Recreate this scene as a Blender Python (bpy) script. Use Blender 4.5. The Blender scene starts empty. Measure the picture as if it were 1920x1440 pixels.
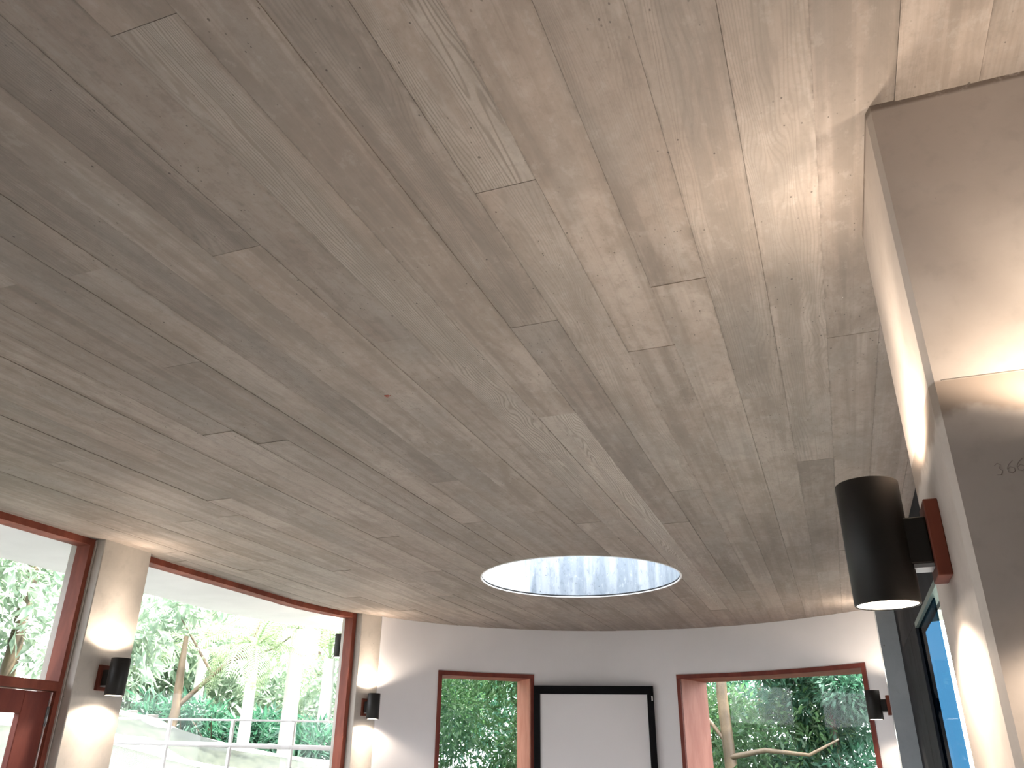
import bpy, bmesh, math, random
import numpy as np
from mathutils import Vector, Matrix

random.seed(7)
rng = np.random.default_rng(7)
sc = bpy.context.scene
COL = sc.collection
EYE = 1.55                      # eye height above the floor
H = 2.75                        # ceiling height

# ------------------------------------------------------------------ camera
def camera():
    f = 1520.0
    up = Vector((32.0, 3239.0, -f)).normalized()
    b = Vector((1595 - 960, -(1439.6 - 720), -f))
    Y = (b - up * b.dot(up)).normalized()
    X = Y.cross(up)
    cam = bpy.data.cameras.new('camera')
    cam.sensor_width = 36.0
    cam.lens = f / 1920 * 36
    cam.clip_start = 0.02
    cam.clip_end = 400
    o = bpy.data.objects.new('camera', cam)
    COL.objects.link(o)
    M = Matrix(((X.x, X.y, X.z), (Y.x, Y.y, Y.z), (up.x, up.y, up.z)))
    o.matrix_world = Matrix.Translation((0, 0, EYE)) @ M.to_4x4()
    sc.camera = o
camera()

# ------------------------------------------------------------------ exposure, sky, sun
sc.view_settings.view_transform = 'Standard'
sc.view_settings.look = 'None'
sc.view_settings.gamma = 1.0
sc.view_settings.use_curve_mapping = False
sc.view_settings.exposure = 0.62
SKY = 5.5
SUN = 20.0
LAMP = 3.1
sc.cycles.max_bounces = 10
sc.cycles.diffuse_bounces = 6
sc.cycles.transparent_max_bounces = 24
sc.cycles.caustics_reflective = False
sc.cycles.caustics_refractive = False
sc.cycles.sample_clamp_indirect = 6.0
try:
    sc.cycles.use_denoising = True
except Exception:
    pass

w = bpy.data.worlds.new('sky')
sc.world = w
w.use_nodes = True
nt = w.node_tree
bg = nt.nodes['Background']
bg.inputs['Color'].default_value = (0.93, 0.95, 1.0, 1)
bg.inputs['Strength'].default_value = SKY

sl = bpy.data.lights.new('sun', 'SUN')
sl.energy = SUN
sl.angle = math.radians(1.0)
sl.color = (1.0, 0.96, 0.9)
so = bpy.data.objects.new('sun', sl)
COL.objects.link(so)
so.rotation_euler = Vector((0.42, 0.30, 1.0)).to_track_quat('Z', 'Y').to_euler()

# ------------------------------------------------------------------ materials
def mat(name):
    m = bpy.data.materials.new(name)
    m.use_nodes = True
    t = m.node_tree
    return m, t, t.nodes['Principled BSDF']

class NB:
    """small helper to wire nodes"""
    def __init__(s, t): s.t = t
    def new(s, kind, **kw):
        n = s.t.nodes.new(kind)
        for k, v in kw.items(): setattr(n, k, v)
        return n
    def link(s, a, b): s.t.links.new(a, b)
    def math(s, op, a, b=None, c=None, clamp=False):
        n = s.new('ShaderNodeMath', operation=op, use_clamp=clamp)
        for i, v in enumerate((a, b, c)):
            if v is None: continue
            if hasattr(v, 'links'): s.link(v, n.inputs[i])
            else: n.inputs[i].default_value = v
        return n.outputs[0]
    def noise(s, vec, scale, detail=4, rough=.55, dist=0.0):
        n = s.new('ShaderNodeTexNoise')
        n.inputs['Scale'].default_value = scale
        n.inputs['Detail'].default_value = detail
        n.inputs['Roughness'].default_value = rough
        n.inputs['Distortion'].default_value = dist
        s.link(vec, n.inputs['Vector'])
        return n.outputs['Fac']
    def mapping(s, vec, scale=(1, 1, 1), loc=None):
        n = s.new('ShaderNodeMapping')
        n.inputs['Scale'].default_value = scale
        s.link(vec, n.inputs['Vector'])
        if loc is not None:
            if hasattr(loc, 'links'): s.link(loc, n.inputs['Location'])
            else: n.inputs['Location'].default_value = loc
        return n.outputs[0]
    def rng(s, v, a, b, c=0.0, d=1.0, smooth=True):
        n = s.new('ShaderNodeMapRange', interpolation_type='SMOOTHSTEP' if smooth else 'LINEAR')
        s.link(v, n.inputs[0])
        for i, x in enumerate((a, b, c, d)): n.inputs[i + 1].default_value = x
        return n.outputs[0]
    def mix(s, f, a, b, mode='MIX'):
        n = s.new('ShaderNodeMix', data_type='RGBA', blend_type=mode)
        for i, v in ((0, f), (6, a), (7, b)):
            if hasattr(v, 'links'): s.link(v, n.inputs[i])
            elif i == 0: n.inputs[0].default_value = v
            else: n.inputs[i].default_value = (*v, 1)
        return n.outputs[2]
    def voronoi(s, vec, scale):
        n = s.new('ShaderNodeTexVoronoi')
        n.inputs['Scale'].default_value = scale
        s.link(vec, n.inputs['Vector'])
        return n.outputs['Distance'], n.outputs['Color']
    def bump(s, h, strength, dist, normal=None):
        n = s.new('ShaderNodeBump')
        n.inputs['Strength'].default_value = strength
        n.inputs['Distance'].default_value = dist
        s.link(h, n.inputs['Height'])
        if normal is not None: s.link(normal, n.inputs['Normal'])
        return n.outputs[0]

def pits(nb, vec, scale, keep, size):
    """sparse dark bug holes: 1 inside a hole"""
    d, c = nb.voronoi(vec, scale)
    sep = nb.new('ShaderNodeSeparateColor'); nb.link(c, sep.inputs[0])
    sel = nb.math('GREATER_THAN', sep.outputs[0], keep)
    rad = nb.math('MULTIPLY', sep.outputs[1], size)
    ins = nb.math('LESS_THAN', d, rad)
    return nb.math('MULTIPLY', sel, ins)

def board_concrete():
    """concrete cast against sawn boards; object colour = (tone, grain, seed)"""
    m, t, p = mat('board_marked_concrete')
    nb = NB(t)
    geo = nb.new('ShaderNodeNewGeometry').outputs['Position']
    oi = nb.new('ShaderNodeObjectInfo')
    oc = nb.new('ShaderNodeSeparateColor'); nb.link(oi.outputs['Color'], oc.inputs[0])
    tone, grain, seed = oc.outputs[0], oc.outputs[1], oc.outputs[2]
    loc = nb.new('ShaderNodeCombineXYZ')
    nb.link(nb.math('MULTIPLY', seed, 7.3), loc.inputs[0])
    nb.link(nb.math('MULTIPLY', seed, 37.0), loc.inputs[1])
    nb.link(nb.math('MULTIPLY', seed, 53.0), loc.inputs[2])
    lv = loc.outputs[0]
    P = nb.mapping(geo, (1, 1, 1), lv)
    local = nb.new('ShaderNodeTexCoord').outputs['Object']
    sepl = nb.new('ShaderNodeSeparateXYZ'); nb.link(local, sepl.inputs[0])
    # broad cloudy patches (not tied to boards) and per-board long streaks
    cloud = nb.noise(nb.mapping(geo, (1.6, 1.2, 1)), 1.7, 6, .62)
    patch = nb.noise(nb.mapping(P, (6, 1.8, 1)), 1.0, 5, .65, .5)
    streak = nb.noise(nb.mapping(P, (19, .5, 1)), 1.0, 4, .6, .35)
    fine = nb.noise(nb.mapping(P, (230, 2.2, 1)), 1.0, 2, .5)
    speck = nb.noise(P, 55.0, 3, .7)
    c = nb.mix(nb.rng(cloud, .35, .68), (.322, .264, .226), (.392, .336, .298))
    c = nb.mix(nb.rng(patch, .44, .66), c, (.256, .214, .182))
    c = nb.mix(nb.math('MULTIPLY', nb.rng(streak, .46, .62), .60), c, (.215, .183, .157))
    c = nb.mix(nb.math('MULTIPLY', nb.rng(streak, .44, .30), .22), c, (.44, .41, .375))
    green = nb.noise(nb.mapping(P, (4, 1.4, 1)), 1.0, 3, .5)
    c = nb.mix(nb.math('MULTIPLY', nb.rng(green, .5, .66), .45), c, (.30, .272, .250))
    mott = nb.noise(nb.mapping(P, (1.3, .8, 1)), 20.0, 5, .68)
    c = nb.mix(nb.math('MULTIPLY', nb.rng(mott, .50, .66), .38), c, (.215, .178, .150))
    c = nb.mix(nb.math('MULTIPLY', nb.rng(mott, .46, .34), .22), c, (.46, .42, .385))
    # wood grain imprint
    sx = nb.new('ShaderNodeSeparateXYZ'); nb.link(P, sx.inputs[0])
    wob = nb.noise(nb.mapping(P, (7, .85, 1)), 1.0, 2, .5, .6)
    wob2 = nb.noise(nb.mapping(P, (30, 9, 1)), 1.0, 2, .5)
    u = nb.math('ADD', sx.outputs[0], nb.math('MULTIPLY', wob, .20))
    u = nb.math('ADD', u, nb.math('MULTIPLY', wob2, .0035))
    wave = nb.math('SINE', nb.math('MULTIPLY', u, 2 * math.pi / .0085))
    wavep = nb.rng(wave, -.1, 1.0)
    area = nb.noise(nb.mapping(P, (9, .7, 1)), 1.0, 2, .5)
    gstr = nb.math('MULTIPLY', grain, nb.rng(area, .34, .56))
    gl = nb.math('MULTIPLY', wavep, gstr)
    c = nb.mix(nb.math('MULTIPLY', gstr, .30), c, (.46, .43, .395))
    c = nb.mix(nb.math('MULTIPLY', gl, .72), c, (.20, .172, .148))
    c = nb.mix(nb.math('MULTIPLY', nb.rng(fine, .5, .8), .20), c, (.19, .165, .14))
    c = nb.mix(nb.math('MULTIPLY', nb.rng(speck, .52, .72), .34), c, (.23, .20, .175))
    # grout and dirt caught along the board edges
    ex = nb.math('ABSOLUTE', sepl.outputs[0])
    edge = nb.rng(ex, .066, .0745)
    en = nb.noise(nb.mapping(P, (10, 14, 1)), 1.0, 4, .7)
    c = nb.mix(nb.math('MULTIPLY', nb.math('MULTIPLY', edge, nb.rng(en, .45, .65)), .55), c, (.15, .125, .105))
    # bug holes and pale specks
    h1 = pits(nb, nb.mapping(P, (1, .75, 0)), 44.0, .84, .13)
    h2 = pits(nb, nb.mapping(P, (1, .6, 0)), 120.0, .86, .27)
    hs = nb.math('MAXIMUM', h1, nb.math('MULTIPLY', h2, nb.rng(cloud, .42, .6)))
    c = nb.mix(nb.math('MULTIPLY', hs, .75), c, (.055, .045, .038))
    wh = pits(nb, nb.mapping(P, (1, .5, 0)), 13.0, .90, .045)
    c = nb.mix(wh, c, (.72, .68, .62))
    tn = nb.new('ShaderNodeVectorMath', operation='SCALE')
    nb.link(c, tn.inputs[0]); nb.link(nb.math('MULTIPLY', tone, 1.74), tn.inputs[3])
    nb.link(tn.outputs[0], p.inputs['Base Color'])
    p.inputs['Roughness'].default_value = .62
    p.inputs['Specular IOR Level'].default_value = .35
    hgt = nb.math('SUBTRACT', nb.math('MULTIPLY', speck, .5), nb.math('MULTIPLY', gl, 1.3))
    hgt = nb.math('SUBTRACT', hgt, nb.math('MULTIPLY', hs, 1.5))
    hgt = nb.math('ADD', hgt, nb.math('MULTIPLY', fine, .7))
    nb.link(nb.bump(hgt, .35, .0014), p.inputs['Normal'])
    return m

def smooth_concrete(name, a, b, pitkeep=.86, bumpd=.002, stain=False):
    m, t, p = mat(name)
    nb = NB(t)
    P = nb.new('ShaderNodeNewGeometry').outputs['Position']
    n1 = nb.noise(P, 2.2, 6, .62)
    n2 = nb.noise(P, 24.0, 4, .6)
    c = nb.mix(nb.rng(n1, .35, .65), a, b)
    c = nb.mix(nb.math('MULTIPLY', nb.rng(n2, .5, .75), .25), c, tuple(x * .72 for x in a))
    h = pits(nb, P, 30.0, pitkeep, .14)
    c = nb.mix(nb.math('MULTIPLY', h, .7), c, (.10, .085, .075))
    if stain:
        # water stain under the formwork joint at z = 2.145
        s = nb.new('ShaderNodeSeparateXYZ'); nb.link(P, s.inputs[0])
        n3 = nb.noise(nb.mapping(P, (1, 1, 1)), 9.0, 4, .6)
        zz = nb.math('ADD', s.outputs[2], nb.math('MULTIPLY', n3, .11))
        up_ = nb.rng(s.outputs[2], 2.1425, 2.138)
        dn = nb.rng(zz, 2.118, 2.140)
        st = nb.math('MULTIPLY', up_, dn)
        c = nb.mix(nb.math('MULTIPLY', st, .75), c, (.25, .185, .14))
        # rough dark grout line right under the ceiling
        n4 = nb.noise(P, 30.0, 4, .7)
        ed = nb.math('MULTIPLY', nb.rng(s.outputs[2], H - .018, H - .008), nb.rng(n4, .3, .5))
        c = nb.mix(nb.math('MULTIPLY', ed, .8), c, (.15, .11, .085))
    nb.link(c, p.inputs['Base Color'])
    p.inputs['Roughness'].default_value = .55
    hh = nb.math('SUBTRACT', nb.math('MULTIPLY', n2, .5), nb.math('MULTIPLY', h, 2.0))
    nb.link(nb.bump(hh, .3, bumpd), p.inputs['Normal'])
    return m

def shaft_concrete():
    m, t, p = mat('skylight_concrete')
    nb = NB(t)
    P = nb.new('ShaderNodeNewGeometry').outputs['Position']
    st = nb.noise(nb.mapping(P, (9, 9, .8)), 1.0, 4, .6)
    bl = nb.noise(nb.mapping(P, (30, 30, 16)), 1.0, 5, .7)
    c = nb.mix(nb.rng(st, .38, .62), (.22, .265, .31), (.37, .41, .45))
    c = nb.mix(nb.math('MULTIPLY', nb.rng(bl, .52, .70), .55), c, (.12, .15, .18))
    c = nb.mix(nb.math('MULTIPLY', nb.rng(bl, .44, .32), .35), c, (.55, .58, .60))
    h = pits(nb, P, 26.0, .72, .16)
    c = nb.mix(nb.math('MULTIPLY', h, .7), c, (.06, .08, .10))
    nb.link(c, p.inputs['Base Color'])
    p.inputs['Roughness'].default_value = .6
    nb.link(nb.bump(bl, .4, .004), p.inputs['Normal'])
    return m

def timber(name, a, b):
    m, t, p = mat(name)
    nb = NB(t)
    P = nb.new('ShaderNodeTexCoord').outputs['Object']
    g = nb.noise(nb.mapping(P, (9, 9, 2.5)), 1.0, 4, .6, .3)
    c = nb.mix(nb.rng(g, .35, .7), a, b)
    nb.link(c, p.inputs['Base Color'])
    p.inputs['Roughness'].default_value = .62
    p.inputs['Specular IOR Level'].default_value = .25
    nb.link(nb.bump(g, .12, .001), p.inputs['Normal'])
    return m

def plain(name, col, rough=.5, metal=0.0, var=.06, scale=12.0, spec=.5):
    m, t, p = mat(name)
    nb = NB(t)
    P = nb.new('ShaderNodeNewGeometry').outputs['Position']
    n = nb.noise(P, scale, 3, .5)
    c = nb.mix(nb.rng(n, .3, .7), tuple(x * (1 - var) for x in col), tuple(min(1, x * (1 + var)) for x in col))
    nb.link(c, p.inputs['Base Color'])
    p.inputs['Roughness'].default_value = rough
    p.inputs['Metallic'].default_value = metal
    p.inputs['Specular IOR Level'].default_value = spec
    return m

def glass(name, tint=(.93, .97, .96), refl=1.0):
    m, t, p = mat(name)
    t.nodes.remove(p)
    nb = NB(t)
    tr = nb.new('ShaderNodeBsdfTransparent'); tr.inputs[0].default_value = (*tint, 1)
    gl = nb.new('ShaderNodeBsdfGlossy'); gl.inputs['Roughness'].default_value = .02
    lw = nb.new('ShaderNodeLayerWeight'); lw.inputs[0].default_value = .5
    fr = nb.math('ADD', nb.math('MULTIPLY', nb.math('POWER', lw.outputs['Facing'], 5.0), .92 * refl), .055 * refl, clamp=True)
    mx = nb.new('ShaderNodeMixShader')
    nb.link(fr, mx.inputs[0])
    nb.link(tr.outputs[0], mx.inputs[1]); nb.link(gl.outputs[0], mx.inputs[2])
    nb.link(mx.outputs[0], t.nodes['Material Output'].inputs[0])
    return m

def leafmat(name, dark, light, trans, scale=1.2):
    m, t, p = mat(name)
    nb = NB(t)
    P = nb.new('ShaderNodeNewGeometry').outputs['Position']
    n = nb.noise(P, scale, 3, .6)
    n2 = nb.noise(P, 14.0, 2, .6)
    f = nb.math('MULTIPLY', nb.math('ADD', n, n2), .5)
    c = nb.mix(nb.rng(f, .38, .62), dark, light)
    nb.link(c, p.inputs['Base Color'])
    p.inputs['Roughness'].default_value = .45
    tl = nb.new('ShaderNodeBsdfTranslucent'); tl.inputs[0].default_value = (*trans, 1)
    mx = nb.new('ShaderNodeMixShader'); mx.inputs[0].default_value = .35
    nb.link(p.outputs[0], mx.inputs[1]); nb.link(tl.outputs[0], mx.inputs[2])
    nb.link(mx.outputs[0], t.nodes['Material Output'].inputs[0])
    return m

def emis(name, col, s):
    m, t, p = mat(name)
    t.nodes.remove(p)
    e = t.nodes.new('ShaderNodeEmission')
    e.inputs[0].default_value = (*col, 1); e.inputs[1].default_value = s
    t.links.new(e.outputs[0], t.nodes['Material Output'].inputs[0])
    return m

M = dict(
    board=board_concrete(),
    slab=smooth_concrete('joint_concrete', (.20, .17, .145), (.27, .235, .20)),
    pier=smooth_concrete('pier_concrete', (.44, .375, .33), (.52, .455, .41), .90, .0015, True),
    column=smooth_concrete('column_concrete', (.40, .365, .325), (.48, .44, .395), .84),
    greycon=smooth_concrete('bluish_grey_concrete', (.33, .37, .40), (.39, .43, .46), .9),
    shaft=shaft_concrete(),
    plaster=plain('white_plaster', (.74, .73, .745), .7, 0, .02, 3),
    soffit=plain('white_soffit_paint', (.88, .89, .90), .6, 0, .03, 4),
    timber=timber('reddish_brown_timber', (.17, .042, .026), (.27, .075, .045)),
    timberdk=timber('dark_red_timber', (.13, .030, .022), (.19, .045, .030)),
    lining=timber('lining_timber', (.36, .135, .09), (.44, .19, .13)),
    black=plain('black_powder_coat', (.011, .010, .009), .5, .0, .15, 12, .3),
    blackframe=plain('black_frame_paint', (.003, .003, .004), .5, 0, .1, 12, .12),
    white=plain('white_board_face', (.72, .71, .72), .35, 0, .01, 2),
    inner=plain('lamp_reflector', (.8, .75, .68), .35, .6),
    metal=plain('grey_metal', (.32, .33, .34), .4, .8),
    greenmetal=plain('green_grey_metal', (.16, .22, .20), .45, .3),
    sticker=plain('white_sticker', (.8, .8, .8), .6),
    darkpanel=plain('charcoal_panel', (.020, .022, .026), .7, 0, .25, 6, .1),
    blueglass=glass('blue_tinted_glass', (.11, .21, .28), .08),
    bounce_terrace=plain('bounce_paving', (.62, .60, .60), .8, 0, .08, 2),
    glass=glass('window_glass', (.955, .955, .96), .2),
    floor=smooth_concrete('floor_concrete', (.46, .43, .41), (.54, .51, .49), .97),
    lawn=leafmat('lawn_green', (.042, .055, .040), (.075, .088, .064), (.04, .06, .04), 3.0),
    path=plain('pale_path', (.72, .70, .66), .8, 0, .05, 5),
    bark=smooth_concrete('bark', (.085, .062, .038), (.19, .135, .080), .99, .006),
    palmbark=smooth_concrete('palm_trunk', (.58, .56, .52), (.70, .68, .64), .99, .004),
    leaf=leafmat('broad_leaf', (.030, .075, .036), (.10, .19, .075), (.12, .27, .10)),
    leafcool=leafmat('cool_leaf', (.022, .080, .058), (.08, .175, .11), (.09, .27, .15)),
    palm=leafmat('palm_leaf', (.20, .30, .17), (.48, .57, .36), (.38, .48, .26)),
    leafpale=leafmat('painted_sunlit_leaf', (.17, .26, .19), (.52, .60, .48), (.38, .48, .34)),  # leaf colour paled to paint in the glare of overexposed sunlight
    fence=plain('weathered_fence', (.20, .185, .165), .8, 0, .12, 8),
    lens=emis('lamp_lens', (1.0, .86, .70), 9.0),
    blocktimber=timber('dark_oiled_timber', (.12, .030, .018), (.18, .046, .026)),
    strip=plain('painted_gap_light', (.62, .50, .48), .6),
    blotch=plain('rust_mark', (.35, .06, .03), .7),
    pencil=plain('pencil_mark', (.36, .30, .265), .8),
    whitepaint=plain('white_rail_paint', (.82, .82, .82), .5),
)

# ------------------------------------------------------------------ object helpers
def obj(name, bm, m, parent=None, smooth=False, recalc=True):
    if recalc: bmesh.ops.recalc_face_normals(bm, faces=bm.faces)
    me = bpy.data.meshes.new(name)
    bm.to_mesh(me); bm.free()
    if m is not None: me.materials.append(m)
    if smooth:
        for p in me.polygons: p.use_smooth = True
    o = bpy.data.objects.new(name, me)
    COL.objects.link(o)
    if parent is not None: o.parent = parent
    return o

def thing(name, label, cat, loc=(0, 0, 0), rotz=0, group=None):
    o = bpy.data.objects.new(name, None)
    COL.objects.link(o)
    o.location = loc; o.rotation_euler = (0, 0, rotz)
    o.empty_display_size = .1
    o['label'] = label; o['category'] = cat
    if group: o['group'] = group
    return o

def tag(o, label, cat, group=None, kind=None):
    o['label'] = label; o['category'] = cat
    if group: o['group'] = group
    if kind: o['kind'] = kind
    return o

def struct(o, label=None):
    o['kind'] = 'structure'
    if label: o['label'] = label
    return o

def box(bm, x0, x1, y0, y1, z0, z1, bev=0.0):
    g = bmesh.ops.create_cube(bm, size=1)
    vs = g['verts']
    for v in vs:
        v.co = Vector(((x0 + x1) / 2 + v.co.x * (x1 - x0), (y0 + y1) / 2 + v.co.y * (y1 - y0), (z0 + z1) / 2 + v.co.z * (z1 - z0)))
    if bev > 0:
        es = list({e for v in vs for e in v.link_edges})
        bmesh.ops.bevel(bm, geom=es, offset=bev, segments=1, affect='EDGES')

def boxobj(name, dims, m, parent=None, bev=0.0):
    bm = bmesh.new(); box(bm, *dims, bev=bev)
    return obj(name, bm, m, parent)

def prism(bm, pts, z0, z1):
    """vertical prism on a plan polygon; z0/z1 absolute"""
    lo = [bm.verts.new((x, y, z0)) for x, y in pts]
    hi = [bm.verts.new((x, y, z1)) for x, y in pts]
    bm.faces.new(lo[::-1]); bm.faces.new(hi)
    n = len(pts)
    for i in range(n):
        bm.faces.new((lo[i], lo[(i + 1) % n], hi[(i + 1) % n], hi[i]))

def strip_band(bm, inner, outer, z0, z1):
    """solid band between two plan polylines"""
    n = len(inner)
    def row(z): return [(bm.verts.new((*inner[i], z)), bm.verts.new((*outer[i], z))) for i in range(n)]
    a, b = row(z0), row(z1)
    for i in range(n - 1):
        bm.faces.new((a[i][0], a[i + 1][0], a[i + 1][1], a[i][1]))
        bm.faces.new((b[i][0], b[i][1], b[i + 1][1], b[i + 1][0]))
        bm.faces.new((a[i][0], b[i][0], b[i + 1][0], a[i + 1][0]))
        bm.faces.new((a[i][1], a[i + 1][1], b[i + 1][1], b[i][1]))
    bm.faces.new((a[0][0], a[0][1], b[0][1], b[0][0]))
    bm.faces.new((a[-1][0], b[-1][0], b[-1][1], a[-1][1]))

# ------------------------------------------------------------------ plan geometry
CX, CY, R = -1.406, 5.548, 2.60          # apse centre and radius
SX, SY, SR = -1.607, 5.600, 0.700        # skylight
def pol(r, deg, cx=CX, cy=CY):
    a = math.radians(deg)
    return (cx + r * math.cos(a), cy + r * math.sin(a))

# ------------------------------------------------------------------ ceiling
def hole_h(x, r=SR):
    d = r * r - (x - SX) ** 2
    return math.sqrt(d) if d > 0 else 0.0

def cut_strip(bm, x0, x1, ylo, yhi, z, r, nsub):
    """planform of one strip with the round hole taken out (faces facing down)"""
    xs = [x0 + (x1 - x0) * i / nsub for i in range(nsub + 1)]
    for e in (SX - r, SX + r):
        if x0 < e < x1: xs.append(e)
    xs = sorted(set(xs))
    for a, b in zip(xs[:-1], xs[1:]):
        la, lb, ha, hb = ylo(a), ylo(b), yhi(a), yhi(b)
        qa, qb = hole_h(a, r), hole_h(b, r)
        parts = []
        for side in (0, 1):
            if side == 0: A0, B0, A1, B1 = la, lb, min(ha, SY - qa), min(hb, SY - qb)
            else: A0, B0, A1, B1 = max(la, SY + qa), max(lb, SY + qb), ha, hb
            if A1 - A0 < 1e-5 and B1 - B0 < 1e-5: continue
            A1 = max(A1, A0); B1 = max(B1, B0)
            vs = [bm.verts.new(v) for v in ((a, A0, z), (a, A1, z), (b, B1, z), (b, B0, z))]
            bm.faces.new(vs)
    bmesh.ops.remove_doubles(bm, verts=bm.verts, dist=1e-5)
    bmesh.ops.dissolve_degenerate(bm, dist=1e-6, edges=bm.edges)

def thicken(bm, dz):
    fs = list(bm.faces)
    r = bmesh.ops.extrude_face_region(bm, geom=fs)
    for v in [g for g in r['geom'] if isinstance(g, bmesh.types.BMVert)]: v.co.z += dz

# roof slab (the ceiling proper) with the skylight hole and its overhang
def slab_top(x):
    if x < .96:
        d = 3.62 ** 2 - (x - CX) ** 2
        return CY + math.sqrt(max(d, 0.0))
    return 2.6
bm = bmesh.new()
cut_strip(bm, -5.02, .96, lambda x: -3.2, slab_top, H + .007, SR + .012, 120)
thicken(bm, .26)
ceiling = struct(obj('ceiling', bm, M['slab']))
struct(boxobj('ceiling_slab_extension', (.96, 3.0, -3.2, 2.6, H + .007, H + .267), M['slab']))

def inner_top(x):
    """far limit of the board-marked soffit inside the room"""
    d = 2.63 ** 2 - (x - CX) ** 2
    y = CY + math.sqrt(max(d, 0.0))
    if x > .35: y = min(y, 6.98)
    if x > .505: y = 1.46
    return y

PITCH, XREF = .1495, .270
known = {   # board column index (counted leftwards) : butt joints along the board
    0: [-1.1, 2.406, 5.3], 1: [-.4, 3.55, 5.9], 2: [.2, 2.79, 5.1], 3: [-.9, 1.927, 4.3], 4: [-.3, 2.288, 4.9],
    5: [-2.0, 1.387, 3.8, 6.4], 6: [-1.2, 2.014, 4.35], 7: [-.6, 2.706, 7.2], 8: [.741, 4.55], 9: [-.7, 1.962, 4.2],
    10: [1.387, 3.9], 11: [-.8, 2.95, 5.2], 12: [.1, 3.3, 6.2], 13: [1.334, 4.0], 14: [1.876, 4.8], 15: [-.2, 1.314, 2.585, 5.0],
}
grained = {(7, 2.706): 1.0, (8, .741): .85, (5, -3.2): .9, (5, -2.0): .95, (6, -1.2): .35, (12, .1): .25, (11, -.8): .2,
           (1, -.4): .4, (3, -.9): .25, (15, 2.585): .4}
toneset = {(7, 2.706): 1.22, (8, .741): 1.02, (5, -2.0): 1.06, (5, 1.387): 1.04, (6, -1.2): .90, (10, -3.2): .80, (9, -.7): .83, (9, -3.2): .9, (11, -.8): 1.04,
           (12, .1): .84, (13, 1.334): 1.04, (6, 2.014): .86, (4, -.3): 1.08, (7, -.6): 1.02, (3, -.9): .96, (14, 1.876): .9, (13, -3.2): .9,
           (2, .2): .94, (2, 2.79): 1.0, (1, -.4): 1.0}
rb = random.Random(21)
for k in range(-15, 29):
    xr, xl = XREF - PITCH * k, XREF - PITCH * (k + 1)
    xl = max(xl, -4.06)
    if xr - xl < .02: continue
    if k in known: cuts = [-3.2] + known[k]
    else:
        cuts = [-3.2]; y = -3.2 + rb.uniform(.5, 2.6)
        while y < 8.2:
            cuts.append(y); y += rb.uniform(1.3, 3.3)
    cuts.append(9.0)
    xc = (xl + xr) / 2
    for y0, y1 in zip(cuts[:-1], cuts[1:]):
        ymaxx = max(inner_top(xl), inner_top(xr), inner_top(xc))
        if y0 > ymaxx - .03 or y1 <= -3.1: continue
        g1, g2, ge = rb.uniform(.0001, .0006), rb.uniform(.0001, .0006), rb.uniform(.0002, .0008)
        bm = bmesh.new()
        crosses = xl < SX + SR and xr > SX - SR and y0 < SY + SR and y1 > SY - SR
        curved = y1 > 5.5
        a, b = y0 + ge, y1 - ge
        dz = rb.uniform(-.0016, .0016)
        cut_strip(bm, xl + g1, xr - g2, lambda x: min(a, inner_top(x)), lambda x: max(min(b, inner_top(x)), min(a, inner_top(x))), H + dz,
                  SR + .010, 12 if crosses else (4 if curved else 1))
        if not bm.faces: bm.free(); continue
        thicken(bm, .010 - dz)
        yc = (y0 + min(y1, ymaxx)) / 2
        bmesh.ops.translate(bm, verts=bm.verts, vec=(-xc, -yc, 0))
        o = obj('board', bm, M['board'], ceiling)
        o.location = (xc, yc, 0)
        key = (k, y0)
        tone = toneset.get(key, rb.uniform(.86, 1.10))
        gr = grained.get(key, rb.choice([0, 0, .05, .12, .2, .35]))
        o.color = (tone * .5, gr, rb.random(), 1)

# small rust-red mark pressed into the ceiling
bm = bmesh.new()
for dx, dy, l, wd, an in ((0, 0, .016, .004, .2), (.007, .008, .013, .003, -.5), (-.005, .011, .010, .003, .9)):
    q = bmesh.ops.create_cube(bm, size=1, matrix=Matrix.Translation((-1.372 + dx, 2.325 + dy, H - .0016)) @ Matrix.Rotation(an, 4, 'Z') @ Matrix.Diagonal((l, wd, .001, 1)))
obj('rust_mark', bm, M['blotch'], ceiling)

# ------------------------------------------------------------------ skylight
sky = thing('skylight', 'round skylight opening with pale streaked concrete shaft near the far white wall', 'skylight', (SX, SY, H))
N = 128
bm = bmesh.new()
prev = None
for i in range(N + 1):
    a = 2 * math.pi * i / N
    c, s = math.cos(a), math.sin(a)
    ring = [bm.verts.new((r * c, r * s, z)) for r, z in ((SR, .002), (SR, .62), (SR + .12, .62), (SR + .12, .27), (SR + .008, .27), (SR + .008, .002))] if i < N else first
    if i == 0: first = ring
    if prev:
        for j in range(6):
            try: bm.faces.new((prev[j], ring[j], ring[(j + 1) % 6], prev[(j + 1) % 6]))
            except ValueError: pass
    prev = ring
obj('shaft', bm, M['shaft'], sky, smooth=False)
def ringmesh(r0, r1, z0, z1):
    bm = bmesh.new(); prev = None
    for i in range(N + 1):
        a = 2 * math.pi * i / N
        c, s = math.cos(a), math.sin(a)
        ring = [bm.verts.new((r * c, r * s, z)) for r, z in ((r0, z0), (r0, z1), (r1, z1), (r1, z0))] if i < N else first
        if i == 0: first = ring
        if prev:
            for j in range(4): bm.faces.new((prev[j], ring[j], ring[(j + 1) % 4], prev[(j + 1) % 4]))
        prev = ring
    return bm
obj('rim', ringmesh(SR - .001, SR + .010, -.003, .004), M['soffit'], sky)
obj('shadow_groove', ringmesh(SR - .003, SR, .006, .014), M['black'], sky)
obj('kerb_trim', ringmesh(SR - .006, SR + .13, .62, .66), M['metal'], sky)
bm = bmesh.new()
bmesh.ops.create_circle(bm, cap_ends=True, segments=64, radius=SR + .1, matrix=Matrix.Translation((0, 0, .665)))
obj('pane', bm, M['glass'], sky)

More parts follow.
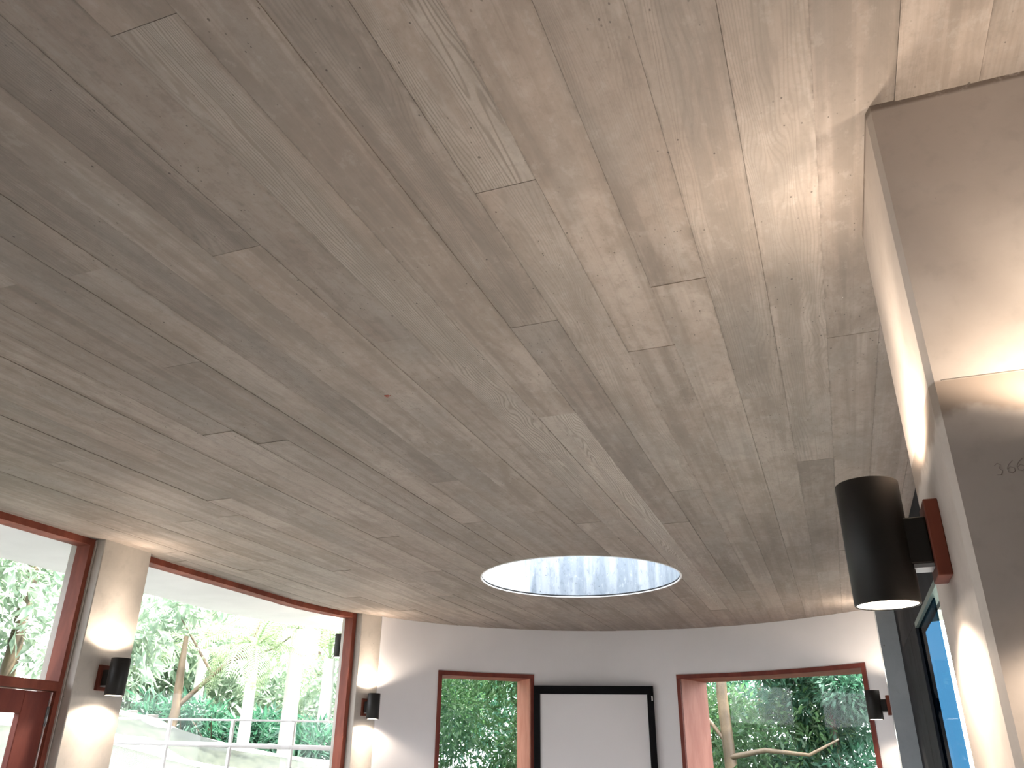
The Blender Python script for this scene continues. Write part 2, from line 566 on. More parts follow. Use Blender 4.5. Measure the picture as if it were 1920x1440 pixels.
# ------------------------------------------------------------------ floor and far white wall
bm = bmesh.new()
pts = [(-4.3, -3.1), (2.7, -3.1), (2.7, 1.5), (.7, 2.2), (.7, 6.9)] + [pol(2.9, a) for a in range(28, 181, 4)]
prism(bm, pts, -.12, 0.0)
struct(obj('floor', bm, M['floor']))

W3 = (120.46, 141.53); W4 = (50.9, 90.30)      # angular limits of the two far windows
HEAD = EYE + .783
SILL = .42
bm = bmesh.new()
angs = sorted(set([46.8, 155.35] + list(np.arange(48, 155.3, 1.0)) + list(W3) + list(W4)))
angs = [a for i, a in enumerate(angs)]
def arcband(bm, a0, a1, z0, z1, r0=R, r1=R + .24):
    sel = [a for a in angs if a0 - 1e-6 <= a <= a1 + 1e-6]
    strip_band(bm, [pol(r0, a) for a in sel], [pol(r1, a) for a in sel], z0, z1)
arcband(bm, W3[1], 155.35, 0, H + .004)
arcband(bm, W4[1], W3[0], 0, H + .004)
arcband(bm, 46.8, W4[0], 0, H + .004)
for wlim in (W3, W4):
    arcband(bm, wlim[0], wlim[1], HEAD, H + .004)
    arcband(bm, wlim[0], wlim[1], 0, SILL)
struct(obj('wall_far', bm, M['plaster'], smooth=False))

def far_window(idx, lim, dirn, depth):
    """timber box window let into the curved wall; front edge follows the wall, sides run parallel"""
    root = bpy.data.objects.new('window_%d' % idx, None); COL.objects.link(root)
    root['kind'] = 'structure'
    a0, a1 = lim
    n = 14
    A = [a0 + (a1 - a0) * i / n for i in range(n + 1)]
    front = [Vector(pol(R - .006, a)) for a in A]
    d = Vector(dirn).normalized()
    p0, p1 = front[0], front[-1]
    tang = (p1 - p0).normalized()
    base = max((p - p0).dot(d) for p in front)
    back = [p0 + tang * ((p - p0).dot(tang)) + d * depth for p in front]
    T = .036
    def band(name, z0, z1, m):
        bm = bmesh.new()
        strip_band(bm, [tuple(v) for v in front], [tuple(v) for v in back], z0, z1)
        return obj(name, bm, m, root)
    band('head_lining', HEAD - T, HEAD, M['timber'])
    band('sill_lining', SILL, SILL + T, M['timber'])
    for name, P, sgn in (('jamb', p0, 1), ('jamb', p1, -1)):
        bm = bmesh.new()
        t_ = tang * sgn * .036
        prism(bm, [tuple(P), tuple(P + t_), tuple(P + t_ + d * depth), tuple(P + d * depth)], SILL + T, HEAD - T)
        j = obj(name, bm, M['lining'], root)
        # darker front edge
        bm = bmesh.new()
        e0 = P - d * .004
        prism(bm, [tuple(e0), tuple(e0 + t_), tuple(P + t_ + d * .022), tuple(P + d * .022)], SILL + T, HEAD - T)
        obj('front_edge', bm, M['timberdk'], j)
    bm = bmesh.new()
    strip_band(bm, [tuple(v - d * .005) for v in front], [tuple(v + d * .012) for v in front], HEAD - T, HEAD + .001)
    obj('head_edge', bm, M['timberdk'], root)
    bm = bmesh.new()
    q0 = p0 + d * (depth - .03) + tang * .034; q1 = p1 + d * (depth - .03) - tang * .034
    prism(bm, [tuple(q0), tuple(q1), tuple(q1 + d * .008), tuple(q0 + d * .008)], SILL + T - .01, HEAD - T + .01)
    obj('pane', bm, M['glass'], root)
far_window(3, W3, (-.656, .755), .36)
far_window(4, W4, (.332, .943), .52)

# ------------------------------------------------------------------ left side: concrete columns and timber glazing
XF = -3.985
def columnobj(pts, label):
    bm = bmesh.new(); prism(bm, pts, -.0, H + .004)
    ve = [e for e in bm.edges if abs(e.verts[0].co.z - e.verts[1].co.z) > 1]
    bmesh.ops.bevel(bm, geom=ve, offset=.004, segments=1, affect='EDGES')
    return tag(obj('column', bm, M['column']), label, 'column', 'concrete columns of the glazed side')
columnobj([(XF, 3.627), (XF, 4.003), (XF - .27, 4.003), (XF - .27, 3.627)], 'concrete column between the two big left windows, wide lit face')
columnobj([(XF, 1.15), (XF, 1.55), (XF - .27, 1.55), (XF - .27, 1.15)], 'concrete column outside the left edge of the photo')
columnobj([pol(2.597, 160.38), pol(2.600, 155.40), pol(2.87, 155.40), pol(2.87, 160.38)], 'narrow concrete column against the end of the white curved wall')

REC = .07
def path_left(y):
    """frame front line for arc length coordinate y (y>CY bends along the apse)"""
    if y <= CY: return Vector((XF - REC, y)), Vector((-1, 0))
    a = 180 - math.degrees((y - CY) / (R + REC - .02))
    return Vector(pol(R + REC - .01, a)), Vector((math.cos(math.radians(a)), math.sin(math.radians(a))))
def gl_band(bm, y0, y1, z0, z1, d0, d1, n=None):
    n = n or (1 if y1 <= CY else 12)
    ys = [y0 + (y1 - y0) * i / n for i in range(n + 1)]
    if y0 < CY < y1: ys = sorted(set(ys + [CY]))
    I, O = [], []
    for y in ys:
        p, nn = path_left(y)
        I.append(tuple(p + nn * d0)); O.append(tuple(p + nn * d1))
    strip_band(bm, I, O, z0, z1)
def glazing(idx, y0, y1, transom=None, door=False):
    root = bpy.data.objects.new('window_%d' % idx, None); COL.objects.link(root); root['kind'] = 'structure'
    D = .105
    def part(name, m, *a, parent=root):
        bm = bmesh.new(); gl_band(bm, *a); return obj(name, bm, m, parent)
    part('head', M['timber'], y0, y1, H - .036, H + .004, 0, D)
    part('jamb', M['timber'], y0, y0 + .04, 0, H - .036, 0, D)
    part('jamb', M['timber'], y1 - .04, y1, 0, H - .036, 0, D)
    if not door:
        part('sill', M['timber'], y0 + .04, y1 - .04, 0, .05, 0, D)
        part('pane', M['glass'], y0 + .038, y1 - .038, .045, H - .034, .058, .066)
    else:
        part('transom', M['timber'], y0 + .04, y1 - .04, EYE + .345, EYE + .395, 0, D)
        part('pane', M['glass'], y0 + .038, y1 - .038, EYE + .393, H - .034, .058, .066)
    return root
glazing(2, 4.003, 6.446)
glazing(1, 1.55, 3.627, door=True)
glazing(5, -3.0, 1.15)

# timber door leaf below the transom
dr = bpy.data.objects.new('door_1', None); COL.objects.link(dr); dr['kind'] = 'structure'
XD = XF - REC - .022
DY0, DY1, DZ1 = 2.68, 3.575, EYE + .338
boxobj('stile', (XD - .044, XD, DY1 - .165, DY1, .02, DZ1), M['timberdk'], dr, .003)
boxobj('stile', (XD - .044, XD, DY0, DY0 + .165, .02, DZ1), M['timberdk'], dr, .003)
boxobj('top_rail', (XD - .044, XD, DY0 + .165, DY1 - .165, DZ1 - .115, DZ1), M['timberdk'], dr, .002)
boxobj('bottom_rail', (XD - .044, XD, DY0 + .165, DY1 - .165, .02, .24), M['timberdk'], dr, .002)
boxobj('pane', (XD - .026, XD - .019, DY0 + .16, DY1 - .16, .235, DZ1 - .11), M['glass'], dr)
for zc in (EYE + .215, .9, .25):
    hg = boxobj('hinge', (XD - .002, XD + .006, DY1 - .006, DY1 + .014, zc - .05, zc + .05), M['metal'], dr, .001)
    bm = bmesh.new()
    bmesh.ops.create_cone(bm, cap_ends=True, segments=10, radius1=.006, radius2=.006, depth=.102, matrix=Matrix.Translation((XD + .006, DY1 + .004, zc)))
    obj('hinge_pin', bm, M['metal'], hg, smooth=True)
boxobj('hanging_stile', (XD - .044, XD, 1.62, DY0 - .01, .02, DZ1), M['timberdk'], dr, .003)
boxobj('gap_light_strip', (XD - .030, XD + .002, DY1 + .002, DY1 + .010, .02, DZ1), M['strip'], dr)  # pale strip painted for the daylight showing through the door gap
# pale reveal strip between frame and column
for yy in (3.621,):
    struct(boxobj('trim_1', (XF - REC - .01, XF - REC + .012, yy - .004, yy + .002, 0, H - .002), M['column']))

# ------------------------------------------------------------------ right side: pier, pilaster and dark glazed doors
PXL, PY0, PY1 = .216, 1.405, 1.868
CH = .020
bm = bmesh.new()
prism(bm, [(PXL, PY0 + .022), (PXL + .0085, PY0), (2.7, PY0), (2.7, PY1), (PXL, PY1)], 0, H + .006)
wr = struct(obj('wall_right', bm, M['pier']))
# formwork joint on the front face and faint pencil scribble
boxobj('formwork_joint', (PXL + .02, 2.68, PY0 - .0012, PY0 + .001, EYE + .590, EYE + .5912), M['slab'], wr)
def scribble(strokes, ox, oz, s):
    cu = bpy.data.curves.new('pencil_number', 'CURVE'); cu.dimensions = '3D'
    cu.bevel_depth = .0006; cu.bevel_resolution = 1
    for st in strokes:
        sp = cu.splines.new('POLY'); sp.points.add(len(st) - 1)
        for i, (x, z) in enumerate(st): sp.points[i].co = (ox + x * s, PY0 - .0003, oz + z * s, 1)
    o = bpy.data.objects.new('pencil_number', cu); COL.objects.link(o); cu.materials.append(M['pencil'])
    o.parent = wr
six = [(.55, 1.0), (.25, .75), (.05, .4), (.1, .1), (.35, 0), (.55, .15), (.55, .4), (.3, .5), (.1, .35)]
scribble([[(0, .8), (.25, 1.0), (.45, .85), (.3, .55), (.5, .35), (.35, .05), (.05, .05)],
          [(x + .8, z + .1) for x, z in six], [(x + 1.5, z + .2) for x, z in six]], .280, EYE + .418, .020)

# pilaster where the apse ends
bm = bmesh.new()
prism(bm, [(.342, 6.90), (.510, 6.90), (.56, 7.35), (.545, 7.60), (.362, 7.47)], 0, H + .004)
tag(obj('column', bm, M['greycon']), 'grey concrete pilaster at the right end of the white curved wall', 'column', 'concrete columns of the glazed side')

XG = .474
HR = EYE + .778
rw = bpy.data.objects.new('window_6', None); COL.objects.link(rw); rw['kind'] = 'structure'
boxobj('header_panel', (XG, XG + .09, PY1, 6.90, HR, H + .004), M['darkpanel'], rw)
for i, (a, b) in enumerate(((5.45, 5.93), (5.932, 6.41), (6.412, 6.90))):
    boxobj('dark_panel', (XG, XG + .05, a + .001, b - .001, 0, HR), M['darkpanel'], rw, .002)
boxobj('head', (XG, XG + .05, PY1, 5.45, HR - .030, HR), M['greenmetal'], rw)
boxobj('jamb', (XG, XG + .09, PY1, PY1 + .04, 0, HR - .030), M['darkpanel'], rw)
boxobj('pane', (XG + .035, XG + .043, PY1 + .04, 3.80, 0, HR - .030), M['glass'], rw)
boxobj('sliding_stile', (XG + .03, XG + .048, 3.80, 3.84, 0, HR - .030), M['metal'], rw)
bp = boxobj('tinted_pane', (XG + .016, XG + .024, 4.45, 5.45, 0, HR - .030), M['blueglass'], rw)
bp['label'] = 'blue tinted glass pane'

# unseen rest of the room
struct(boxobj('wall_back', (-4.3, 2.8, -3.2, -3.05, 0, H + .006), M['plaster']))
struct(boxobj('wall_right_rear', (2.7, 2.85, -3.2, 2.3, 0, H + .006), M['plaster']))

# white soffit outside, following the building line
def ring_out(off, y0=-3.2):
    P = [(XF - REC - off, y0), (XF - REC - off, CY)] + [pol(R + REC + off, a) for a in range(176, 43, -4)]
    return P
bm = bmesh.new()
strip_band(bm, ring_out(.16), ring_out(.965), H - .003, H + .006)
struct(obj('trim_2', bm, M['soffit']), 'white painted soffit outside')
struct(boxobj('trim_3', (XG + .10, .955, 2.0, 7.5, H - .003, H + .006), M['soffit']))

# ------------------------------------------------------------------ black framed white board between the far windows
pl, pr = Vector(pol(R, 120.46)), Vector(pol(R, 95.42))
tg = (pr - pl).normalized(); nin = Vector((tg.y, -tg.x)).normalized()
if nin.dot(Vector((CX, CY)) - pl) < 0: nin = -nin
# keep the outline on the sight lines while standing just proud of the wall
wd = (pr - pl).length
fb = thing('framed_board', 'black framed blank white board standing between the two far windows', 'board', (pl.x + nin.x * .004, pl.y + nin.y * .004, 0), math.atan2(tg.y, tg.x))
sy = 1 if Vector((-tg.y, tg.x)).dot(nin) > 0 else -1
ZT, ZB = EYE + .682, .35
def fbox(name, x0, x1, z0, z1, d0, d1, m, bev=.002, parent=fb):
    y0, y1 = sorted((sy * d0, sy * d1))
    return boxobj(name, (x0, x1, y0, y1, z0, z1), m, parent, bev)
BW, BT = .060, .074
fbox('frame_rail', 0, wd, ZT - BT, ZT, 0, .045, M['blackframe'])
fbox('frame_rail', 0, wd, ZB, ZB + BT, 0, .045, M['blackframe'])
fbox('frame_stile', 0, BW, ZB + BT, ZT - BT, 0, .045, M['blackframe'])
fs = fbox('frame_stile', wd - BW, wd, ZB + BT, ZT - BT, 0, .045, M['blackframe'])
fbox('sticker', wd - .022, wd - .010, EYE + .552, EYE + .594, .045, .0462, M['sticker'], 0, fs)
fbox('board_face', BW - .004, wd - BW + .004, ZB + BT - .004, ZT - BT + .004, .010, .026, M['white'], 0)

# ------------------------------------------------------------------ wall lamps
def tube(r0, r1, z0, z1, seg=56):
    bm = bmesh.new(); prev = None
    prof = [(r1, z0 + .0015), (r1 - .0015, z0), (r0, z0), (r0, z1), (r1 - .0015, z1), (r1, z1 - .0015)]
    for i in range(seg + 1):
        a = 2 * math.pi * i / seg
        ring = [bm.verts.new((r * math.cos(a), r * math.sin(a), z)) for r, z in prof] if i < seg else first
        if i == 0: first = ring
        if prev:
            for j in range(6): bm.faces.new((prev[j], ring[j], ring[(j + 1) % 6], prev[(j + 1) % 6]))
        prev = ring
    return bm
def lamp(axis, zb, L, r, wall_ang, reach, label, power=1.0, blockw=.085, blockh=.138, t=.024, up=True):
    """axis: plan position; wall_ang: direction (deg) from axis to wall; reach: axis-to-wall distance"""
    root = thing('wall_lamp', label, 'lamp', (axis[0], axis[1], EYE + zb), math.radians(wall_ang), 'up and down cylinder wall lamps')
    sh = obj('lamp_shade', tube(r * .94, r, 0, L), M['black'], root, smooth=False)
    for p in sh.data.polygons:
        p.use_smooth = abs(p.normal.z) < .2
    for z, nm in ((.0035, 'lens'), (L - .0035, 'lens')):
        bm = bmesh.new()
        bmesh.ops.create_cone(bm, cap_ends=True, segments=40, radius1=r * .93, radius2=r * .93, depth=.003, matrix=Matrix.Translation((0, 0, z)))
        obj(nm, bm, M['lens'], root)
    zc = L * .48
    boxobj('arm', (r * .85, reach - t, -.026, .026, zc - .042, zc + .042), M['black'], root, .002)
    boxobj('arm_underplate', (r * .95, reach - t, -.024, .024, zc - .050, zc - .043), M['metal'], root)
    boxobj('backing_block', (reach - t, reach, -blockw / 2, blockw / 2, zc - blockh / 2, zc + blockh / 2), M['blocktimber'], root, .0015)
    for s in (0, 1):
        for cone, frac, bl in ((62, 1.0, .9), (150, .42, .35)):
            l = bpy.data.lights.new('lamp_light', 'SPOT')
            l.energy = LAMP * power * frac * (5.8 if cone < 100 else 14.0)
            l.color = (1.0, .84, .68)
            l.spot_size = math.radians(cone); l.spot_blend = bl
            l.shadow_soft_size = .03
            o = bpy.data.objects.new('lamp_light', l); COL.objects.link(o); o.parent = root
            o.location = (0, 0, .0 if s == 0 else L)
            o.rotation_euler = (0, 0, 0) if s == 0 else (math.pi, 0, 0)
    return root
# near right lamp (large in the photo)
lamp((.105, 1.640), .266, .228, .0565, 0, PXL - .105, 'large black cylinder wall lamp nearest the camera on the right pier', 1.0)
lamp((.232, 7.10), .328, .205, .053, 0, .112, 'small black cylinder wall lamp on the grey pilaster right of the far window', 1.0)
lamp((-3.868, 3.815), .334, .203, .0535, 180, .117, 'black cylinder wall lamp on the wide left column', 1.0)
c2 = Vector(pol(2.6, 157.9)); n2 = Vector(pol(1, 157.9, 0, 0))
lamp(tuple(c2 - n2 * .116), .334, .203, .053, 157.9, .116, 'small black cylinder wall lamp on the narrow column beside the white wall', 1.0)
lamp((-3.868, 1.35), .334, .203, .0535, 180, .117, 'added cylinder wall lamp on the near left column, outside the photo', 1.0)  # added out of view to lighten the upper left ceiling
lamp((.425, 1.290), .235, .228, .0565, 90, .110, 'wall lamp on the front of the right pier, outside the photo', .60)
c3 = Vector(pol(2.87, 158.6))
n3 = Vector(pol(1, 158.6, 0, 0))
lamp(tuple(c3 + n3 * .115), .86, .203, .053, 338.6, .115, 'dark cylinder lamp outside the glass at the far end of the left window', .3)

# ------------------------------------------------------------------ garden
def ridge(az):      # height of the bank seen over the left window sill, by azimuth ratio x/y
    xs = [-3.0, -1.2, -.93, -.867, -.80, -.694, -.645, -.4, 0, 3]
    zs = [.9, .62, .37, .235, .15, .03, .0, -.1, -.2, -.2]
    return float(np.interp(az, xs, zs))
def ground_z(x, y):
    d = math.hypot(x, y)
    az = x / y if y > .05 else -3.0
    rd = ridge(max(az, -3.0))
    f = min(1, max(0, (d - 6.3) / 3.2)); f = f * f * (3 - 2 * f)
    if x > -4.6 and y < 8.6: f = 0
    z = -.15 + (EYE + rd + .15) * f
    if d > 9.5: z += .0 * (d - 9.5)
    return z
bm = bmesh.new()
nx, ny = 110, 110
grid = {}
for i in range(nx + 1):
    for j in range(ny + 1):
        x = -40 + 80 * i / nx; y = -18 + 64 * j / ny
        zz = ground_z(x, y) if (x < -4.5 or y > 8.4) and x < 3 else -.15
        if x >= 3: zz = -.15
        grid[i, j] = bm.verts.new((x, y, zz + random.uniform(-.01, .01)))
for i in range(nx):
    for j in range(ny):
        bm.faces.new((grid[i, j], grid[i + 1, j], grid[i + 1, j + 1], grid[i, j + 1]))
g = obj('lawn', bm, M['lawn'], smooth=True)
tag(g, 'sunlit green ground and bank of the garden outside', 'lawn', kind='stuff')
# pale path along the crest of the bank
bm = bmesh.new()
prev = None
for k in range(61):
    az = -1.25 + .75 * k / 60
    y = 1 / math.hypot(1, az); x = az * y
    row = []
    for d in (8.75, 9.6):
        px, py = x * d, y * d
        hz = max(ground_z(px, py), 0) + .03
        if d > 9: hz = EYE + ridge(az) + .03
        row.append(bm.verts.new((px, py, hz)))
    if prev: bm.faces.new((prev[0], row[0], row[1], prev[1]))
    prev = row
thk = bmesh.ops.extrude_face_region(bm, geom=bm.faces[:])
for v in [q for q in thk['geom'] if isinstance(q, bmesh.types.BMVert)]: v.co.z -= .12
tag(obj('garden_path', bm, M['path']), 'overexposed pale path curving down the bank outside', 'path')

def leaf_cloud(centres, n, size, flat=.5, droop=.3, aspect=.32):
    """n folded leaves scattered in ellipsoid shells -> vertex and face arrays"""
    C = np.array([c[:3] for c in centres]); Rr = np.array([c[3] for c in centres])
    wgt = Rr ** 2; wgt = wgt / wgt.sum()
    idx = rng.choice(len(C), n, p=wgt)
    u = rng.normal(size=(n, 3)); u /= np.linalg.norm(u, axis=1)[:, None]
    rad = Rr[idx] * (rng.random(n) ** .45)
    P = C[idx] + u * rad[:, None] * np.array([1, 1, .8])
    d = rng.normal(size=(n, 3)) * .6 + u * .7; d[:, 2] -= droop; d /= np.linalg.norm(d, axis=1)[:, None]
    s = np.cross(d, rng.normal(size=(n, 3)) * .6 + np.array([0, 0, 1.0])); s /= np.linalg.norm(s, axis=1)[:, None]
    nrm = np.cross(s, d)
    L = size * rng.uniform(.6, 1.35, n)[:, None]
    Wd = L * aspect
    V = np.empty((n, 4, 3))
    V[:, 0] = P; V[:, 1] = P + d * L * .45 + s * Wd * .5 + nrm * Wd * .18
    V[:, 2] = P + d * L; V[:, 3] = P + d * L * .45 - s * Wd * .5 + nrm * Wd * .18
    F = np.arange(n * 4).reshape(n, 4)
    tri = np.concatenate([F[:, [0, 1, 2]], F[:, [0, 2, 3]]])
    return V.reshape(-1, 3), tri
def mesh_np(name, V, F, m, parent=None):
    me = bpy.data.meshes.new(name)
    me.from_pydata(V.tolist(), [], F.tolist()); me.materials.append(m)
    o = bpy.data.objects.new(name, me); COL.objects.link(o)
    if parent is not None: o.parent = parent
    return o
def limb(bm, pts, radii, seg=8):
    prev = None
    for i, (p, r) in enumerate(zip(pts, radii)):
        p = Vector(p)
        dv = (Vector(pts[min(i + 1, len(pts) - 1)]) - Vector(pts[max(i - 1, 0)])).normalized()
        a = dv.cross(Vector((.3, 1, .1))).normalized(); b = dv.cross(a)
        ring = [bm.verts.new(p + (a * math.cos(2 * math.pi * k / seg) + b * math.sin(2 * math.pi * k / seg)) * r) for k in range(seg)]
        if prev:
            for k in range(seg): bm.faces.new((prev[k], prev[(k + 1) % seg], ring[(k + 1) % seg], ring[k]))
        prev = ring
    bm.faces.new(prev)

def tree(x, y, z0, h, blobs, nleaf, size, lm, label, branches=(), tr=.08, group=None, bark='bark'):
    """blobs and branches are relative to the foot"""
    root = thing('tree', label, 'tree', (x, y, z0), 0, group)
    bm = bmesh.new()
    pts = [(0, 0, -.1), (.03, .02, h * .3), (-.02, .05, h * .65), (0.02, 0, h)]
    limb(bm, pts, [tr * 1.15, tr, tr * .85, tr * .5], 12)
    obj('trunk', bm, M[bark], root, smooth=True)
    for b in branches:
        bm = bmesh.new(); limb(bm, b[0], b[1], 8); obj('branch', bm, M[bark], root, smooth=True)
    V, F = leaf_cloud(blobs, nleaf, size)
    f = mesh_np('foliage', V, F, M[lm], root); f['kind'] = 'stuff'
    return root

def palm(x, y, z0, h, tr, nf, fl, label, group, tilt=.0, up=.9):
    root = thing('palm_tree', label, 'palm', (x, y, z0), 0, group)
    bm = bmesh.new()
    n = 14
    limb(bm, [(tilt * (i / n) ** 2, 0, h * i / n) for i in range(n + 1)], [tr * (1.15 - .25 * i / n) * (1 + .05 * (i % 2)) for i in range(n + 1)], 14)
    obj('trunk', bm, M['palmbark'], root, smooth=True)
    for k in range(nf):
        a = 2 * math.pi * k / nf + random.uniform(-.2, .2)
        el = random.uniform(.15, up + .35)
        V, F = [], []
        m = 26
        spine = []
        p = Vector((tilt, 0, h)); e = el
        for i in range(m + 1):
            spine.append(p.copy())
            p = p + Vector((math.cos(a) * math.cos(e), math.sin(a) * math.cos(e), math.sin(e))) * fl / m
            e -= (1.5 + .5 * (1 - el)) / m
        side = Vector((-math.sin(a), math.cos(a), 0))
        for i in range(m):
            s0, s1 = spine[i], spine[i + 1]
            b = len(V); w_ = .012 * (1 - i / m) + .003
            V += [s0 - side * w_, s0 + side * w_, s1 + side * w_, s1 - side * w_]; F.append((b, b + 1, b + 2, b + 3))
            if i < 3: continue
            t = i / m
            ll = fl * .22 * math.sin(math.pi * min(1, t * .75 + .25)) + .04
            dirs = (s1 - s0).normalized()
            for sg in (-1, 1):
                for q in (0,):
                    o0 = s0.lerp(s1, q)
                    tip = o0 + (side * sg * .75 + dirs * .55 + Vector((0, 0, -.30))).normalized() * ll
                    mid = o0.lerp(tip, .5) + Vector((0, 0, .02))
                    b = len(V); ww = dirs * .0075
                    V += [o0 - ww, o0 + ww, mid + ww, tip, mid - ww]; F += [(b, b + 1, b + 2, b + 4), (b + 4, b + 2, b + 3)]
        me = bpy.data.meshes.new('frond'); me.from_pydata([tuple(v) for v in V], [], F); me.materials.append(M['palm'])
        o = bpy.data.objects.new('frond', me); COL.objects.link(o); o.parent = root
    return root

def at(az, d):
    y = d / math.hypot(1, az); return az * y, y
PG = 'palms outside the big left window'
specs = [(-.770, 9.6, 1.10, .055, 15, .85, 'slim pale palm left of the thicker palm outside the left window'),
         (-.700, 10.0, 1.45, .080, 17, 1.15, 'thick pale trunked palm near the right edge of the left window view'),
         (-.645, 13.0, 1.5, .09, 16, 1.5, 'palm seen between the thick palm and the window frame'),
         (-.86, 14.5, 1.5, .08, 15, 1.5, 'distant palm behind the bare branches of the left window view')]
for az, d, h, tr, nf, fl, lab in specs:
    x, y = at(az, d)
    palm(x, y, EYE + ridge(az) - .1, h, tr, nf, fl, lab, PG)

TG = 'garden trees outside the left windows'
# broad leaved tree with bare branches in front of the palms
x, y = at(-.90, 10.4); zb = EYE + ridge(-.9)
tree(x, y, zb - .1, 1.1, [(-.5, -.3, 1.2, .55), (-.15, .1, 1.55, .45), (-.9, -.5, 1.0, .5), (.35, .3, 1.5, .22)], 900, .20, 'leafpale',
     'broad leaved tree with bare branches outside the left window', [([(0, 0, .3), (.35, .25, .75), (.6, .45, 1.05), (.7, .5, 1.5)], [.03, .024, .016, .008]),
     ([(.3, .2, .7), (.1, .1, 1.0), (-.1, 0, 1.3)], [.02, .013, .006]), ([(.45, .3, .85), (.8, .6, 1.0), (1.1, .8, 1.3)], [.02, .012, .006])], .05, TG)
for az, d, h, rr, n, lab in ((-1.55, 13, 2.4, 1.9, 3500, 'leafy tree farthest left, seen through the door glass'),
                             (-1.25, 14, 2.9, 2.0, 3800, 'round leafy tree seen through the top pane beside the wide column'),
                             (-1.02, 17, 2.6, 2.1, 3500, 'pale sunlit tree just right of the wide column'),
                             (-.80, 18, 2.4, 2.2, 3800, 'tall leafy tree rising behind the slim palm'),
                             (-.66, 17, 2.8, 2.3, 4200, 'leafy tree behind the thick palm')):
    x, y = at(az, d); z0 = EYE + ridge(az) - .15
    bl = [(random.uniform(-1, 1) * rr * .8, random.uniform(-.6, .6) * rr, h * random.uniform(.25, 1.0), rr * random.uniform(.4, .6)) for _ in range(8)]
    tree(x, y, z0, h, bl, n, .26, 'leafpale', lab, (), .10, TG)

SG = 'low shrubs on the bank outside'
for i, (az, d, r_, lab) in enumerate(((-.875, 11.5, .45, 'dark low shrub on the bank left of the slim palm'), (-.82, 11.2, .40, 'dark shrub at the foot of the slim palm'),
                         (-.735, 11.0, .42, 'shrub between the two palm trunks'), (-.66, 10.6, .45, 'dark shrub right of the thick palm'))):
    x, y = at(az, d); z0 = EYE + ridge(az) - .1
    sh = thing('shrub', lab, 'shrub', (x, y, z0), 0, SG)
    bl = [(random.uniform(-.5, .5), random.uniform(-.4, .4), random.uniform(.1, .35), r_ * random.uniform(.6, 1)) for _ in range(5)]
    V, F = leaf_cloud(bl, 1500, .17, aspect=.2)
    f = mesh_np('foliage', V, F, M['leafcool'], sh); f['kind'] = 'stuff'
    bm = bmesh.new()
    for k in range(5):
        a = k * 1.3
        limb(bm, [(0, 0, -.05), (.1 * math.cos(a), .1 * math.sin(a), .15), (.3 * math.cos(a), .3 * math.sin(a), .4)], [.015, .010, .004], 5)
    obj('stems', bm, M['bark'], sh)

# white two-rail balustrade on the bank
ra = thing('balustrade', 'thin white two rail balustrade across the garden outside the left window', 'railing', (0, 0, 0))
P0, P1 = Vector(at(-1.02, 7.9)), Vector(at(-.60, 7.75))
for nm, e0, e1, th in (('top_rail', .0395, .0415, .016), ('lower_rail', .0175, .0140, .040)):
    bm = bmesh.new()
    q0 = (P0.x, P0.y, EYE + e0 * P0.length); q1 = (P1.x, P1.y, EYE + e1 * P1.length)
    limb(bm, [q0, ((q0[0] + q1[0]) / 2, (q0[1] + q1[1]) / 2, (q0[2] + q1[2]) / 2), q1], [th / 2] * 3, 8)
    obj(nm, bm, M['whitepaint'], ra)
for k in range(5):
    p = P0.lerp(P1, k / 4)
    gz = ground_z(p.x, p.y)
    boxobj('post', (p.x - .012, p.x + .012, p.y - .012, p.y + .012, min(gz, EYE) - .05, EYE + .0405 * p.length), M['whitepaint'], ra)

# pale board fence at the lower left of the big window
fn = thing('board_fence', 'pale vertical board fence low outside beside the wide column', 'fence', (0, 0, 0))
for k in range(16):
    az = -1.12 + .20 * k / 15
    x, y = at(az, 10.2)
    b = boxobj('fence_board', (-.055, .055, -.012, .012, 0, .62 + .02 * (k % 3)), M['fence'], fn, .003)
    b.location = (x, y, EYE + ridge(az) - .58); b.rotation_euler = (0, 0, math.atan2(y, x) + math.pi / 2)

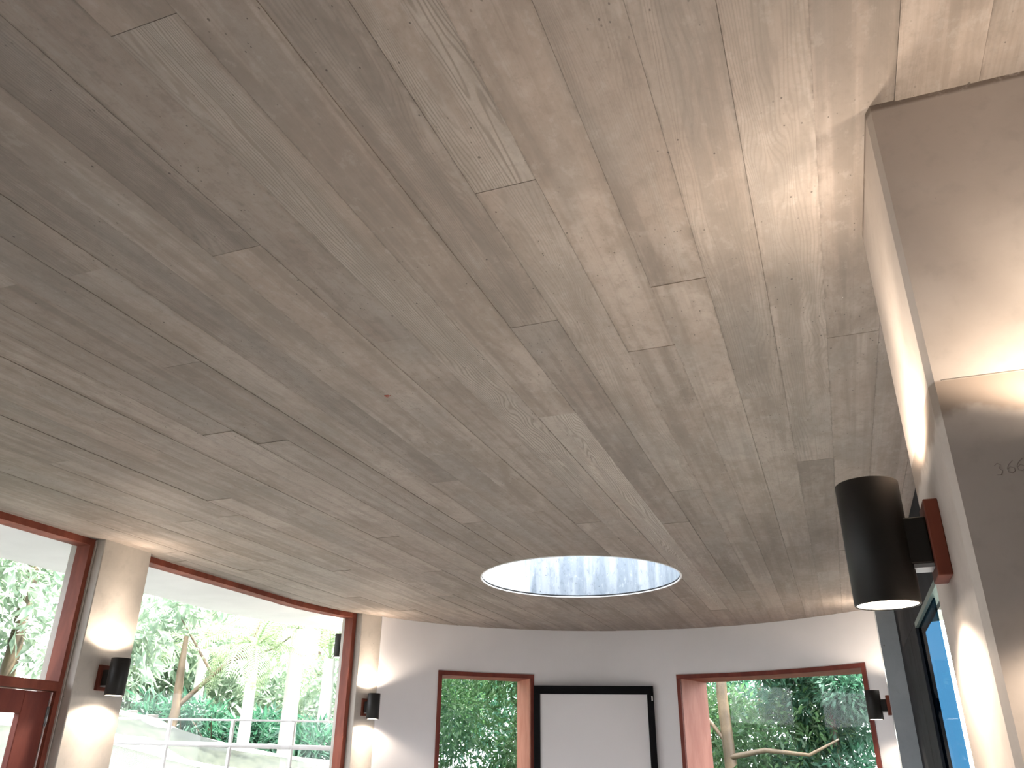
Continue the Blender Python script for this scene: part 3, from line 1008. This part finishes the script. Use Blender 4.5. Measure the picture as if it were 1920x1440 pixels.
# trees beyond the far windows
FG = 'trees beyond the far white wall'
def far_tree(x, y, h, rr, n, size, lm, lab, br=(), tr=.09, low=.4, nb_=10, yo=0):
    bl = [(random.uniform(-1, 1) * rr, random.uniform(-.6, .6) * rr + yo, random.uniform(low, h), rr * random.uniform(.38, .6)) for _ in range(nb_)]
    tree(x, y, -.1, h * .9, bl, n, size, lm, lab, br, tr, FG)
far_tree(-1.38, 11.2, 4.2, 1.15, 12500, .12, 'leaf', 'leafy tree with tan trunk seen through the right far window',
         [([(0, 0, 1.75), (.45, -.1, 1.83), (.95, -.2, 1.78), (1.3, -.2, 1.95)], [.035, .03, .02, .010]),
          ([(0, 0, 1.9), (-.3, .1, 2.3), (-.5, .1, 2.9)], [.03, .02, .01])], .080, .5, 12, .95)
far_tree(-.12, 11.9, 3.4, .78, 16000, .12, 'leafcool', 'bluish green tree at the right side of the right far window', (), .05, 1.0, 22)
far_tree(-1.2, 14.5, 3.8, 1.25, 7500, .14, 'leafcool', 'tree standing behind the tan trunk beyond the right far window', (), .05, 1.1, 20)
far_tree(-4.1, 11.4, 3.7, 1.3, 24000, .11, 'leaf', 'dense leafy tree filling the left far window', (), .05, .9, 24)
far_tree(-5.9, 12.2, 4.4, 1.5, 16000, .13, 'leafcool', 'tree at the left edge of the left far window view', (), .05, .4, 14)
far_tree(-5.3, 15.5, 4.6, 1.9, 12000, .16, 'leafcool', 'tree behind the dense tree of the left far window', (), .08, .4, 14)
sh = thing('shrub', 'green shrub low outside the clear strip of the right side glass', 'shrub', (1.42, 12.2, -.1))
V, F = leaf_cloud([(0, 0, .8, .4), (.1, .1, 1.15, .3), (-.1, .1, .5, .4)], 2500, .11)
mesh_np('foliage', V, F, M['leafcool'], sh)['kind'] = 'stuff'
bm = bmesh.new()
for a in (0, 2, 4): limb(bm, [(0, 0, 0), (.1 * math.cos(a), .1 * math.sin(a), .5), (.25 * math.cos(a), .25 * math.sin(a), 1.1)], [.02, .015, .006], 6)
obj('stems', bm, M['bark'], sh)
# unseen pale paving added round the house to bounce neutral daylight indoors
bm = bmesh.new()
strip_band(bm, ring_out(.10), ring_out(1.7), -.14, -.02)
struct(obj('floor_bounce_terrace', bm, M['bounce_terrace']))
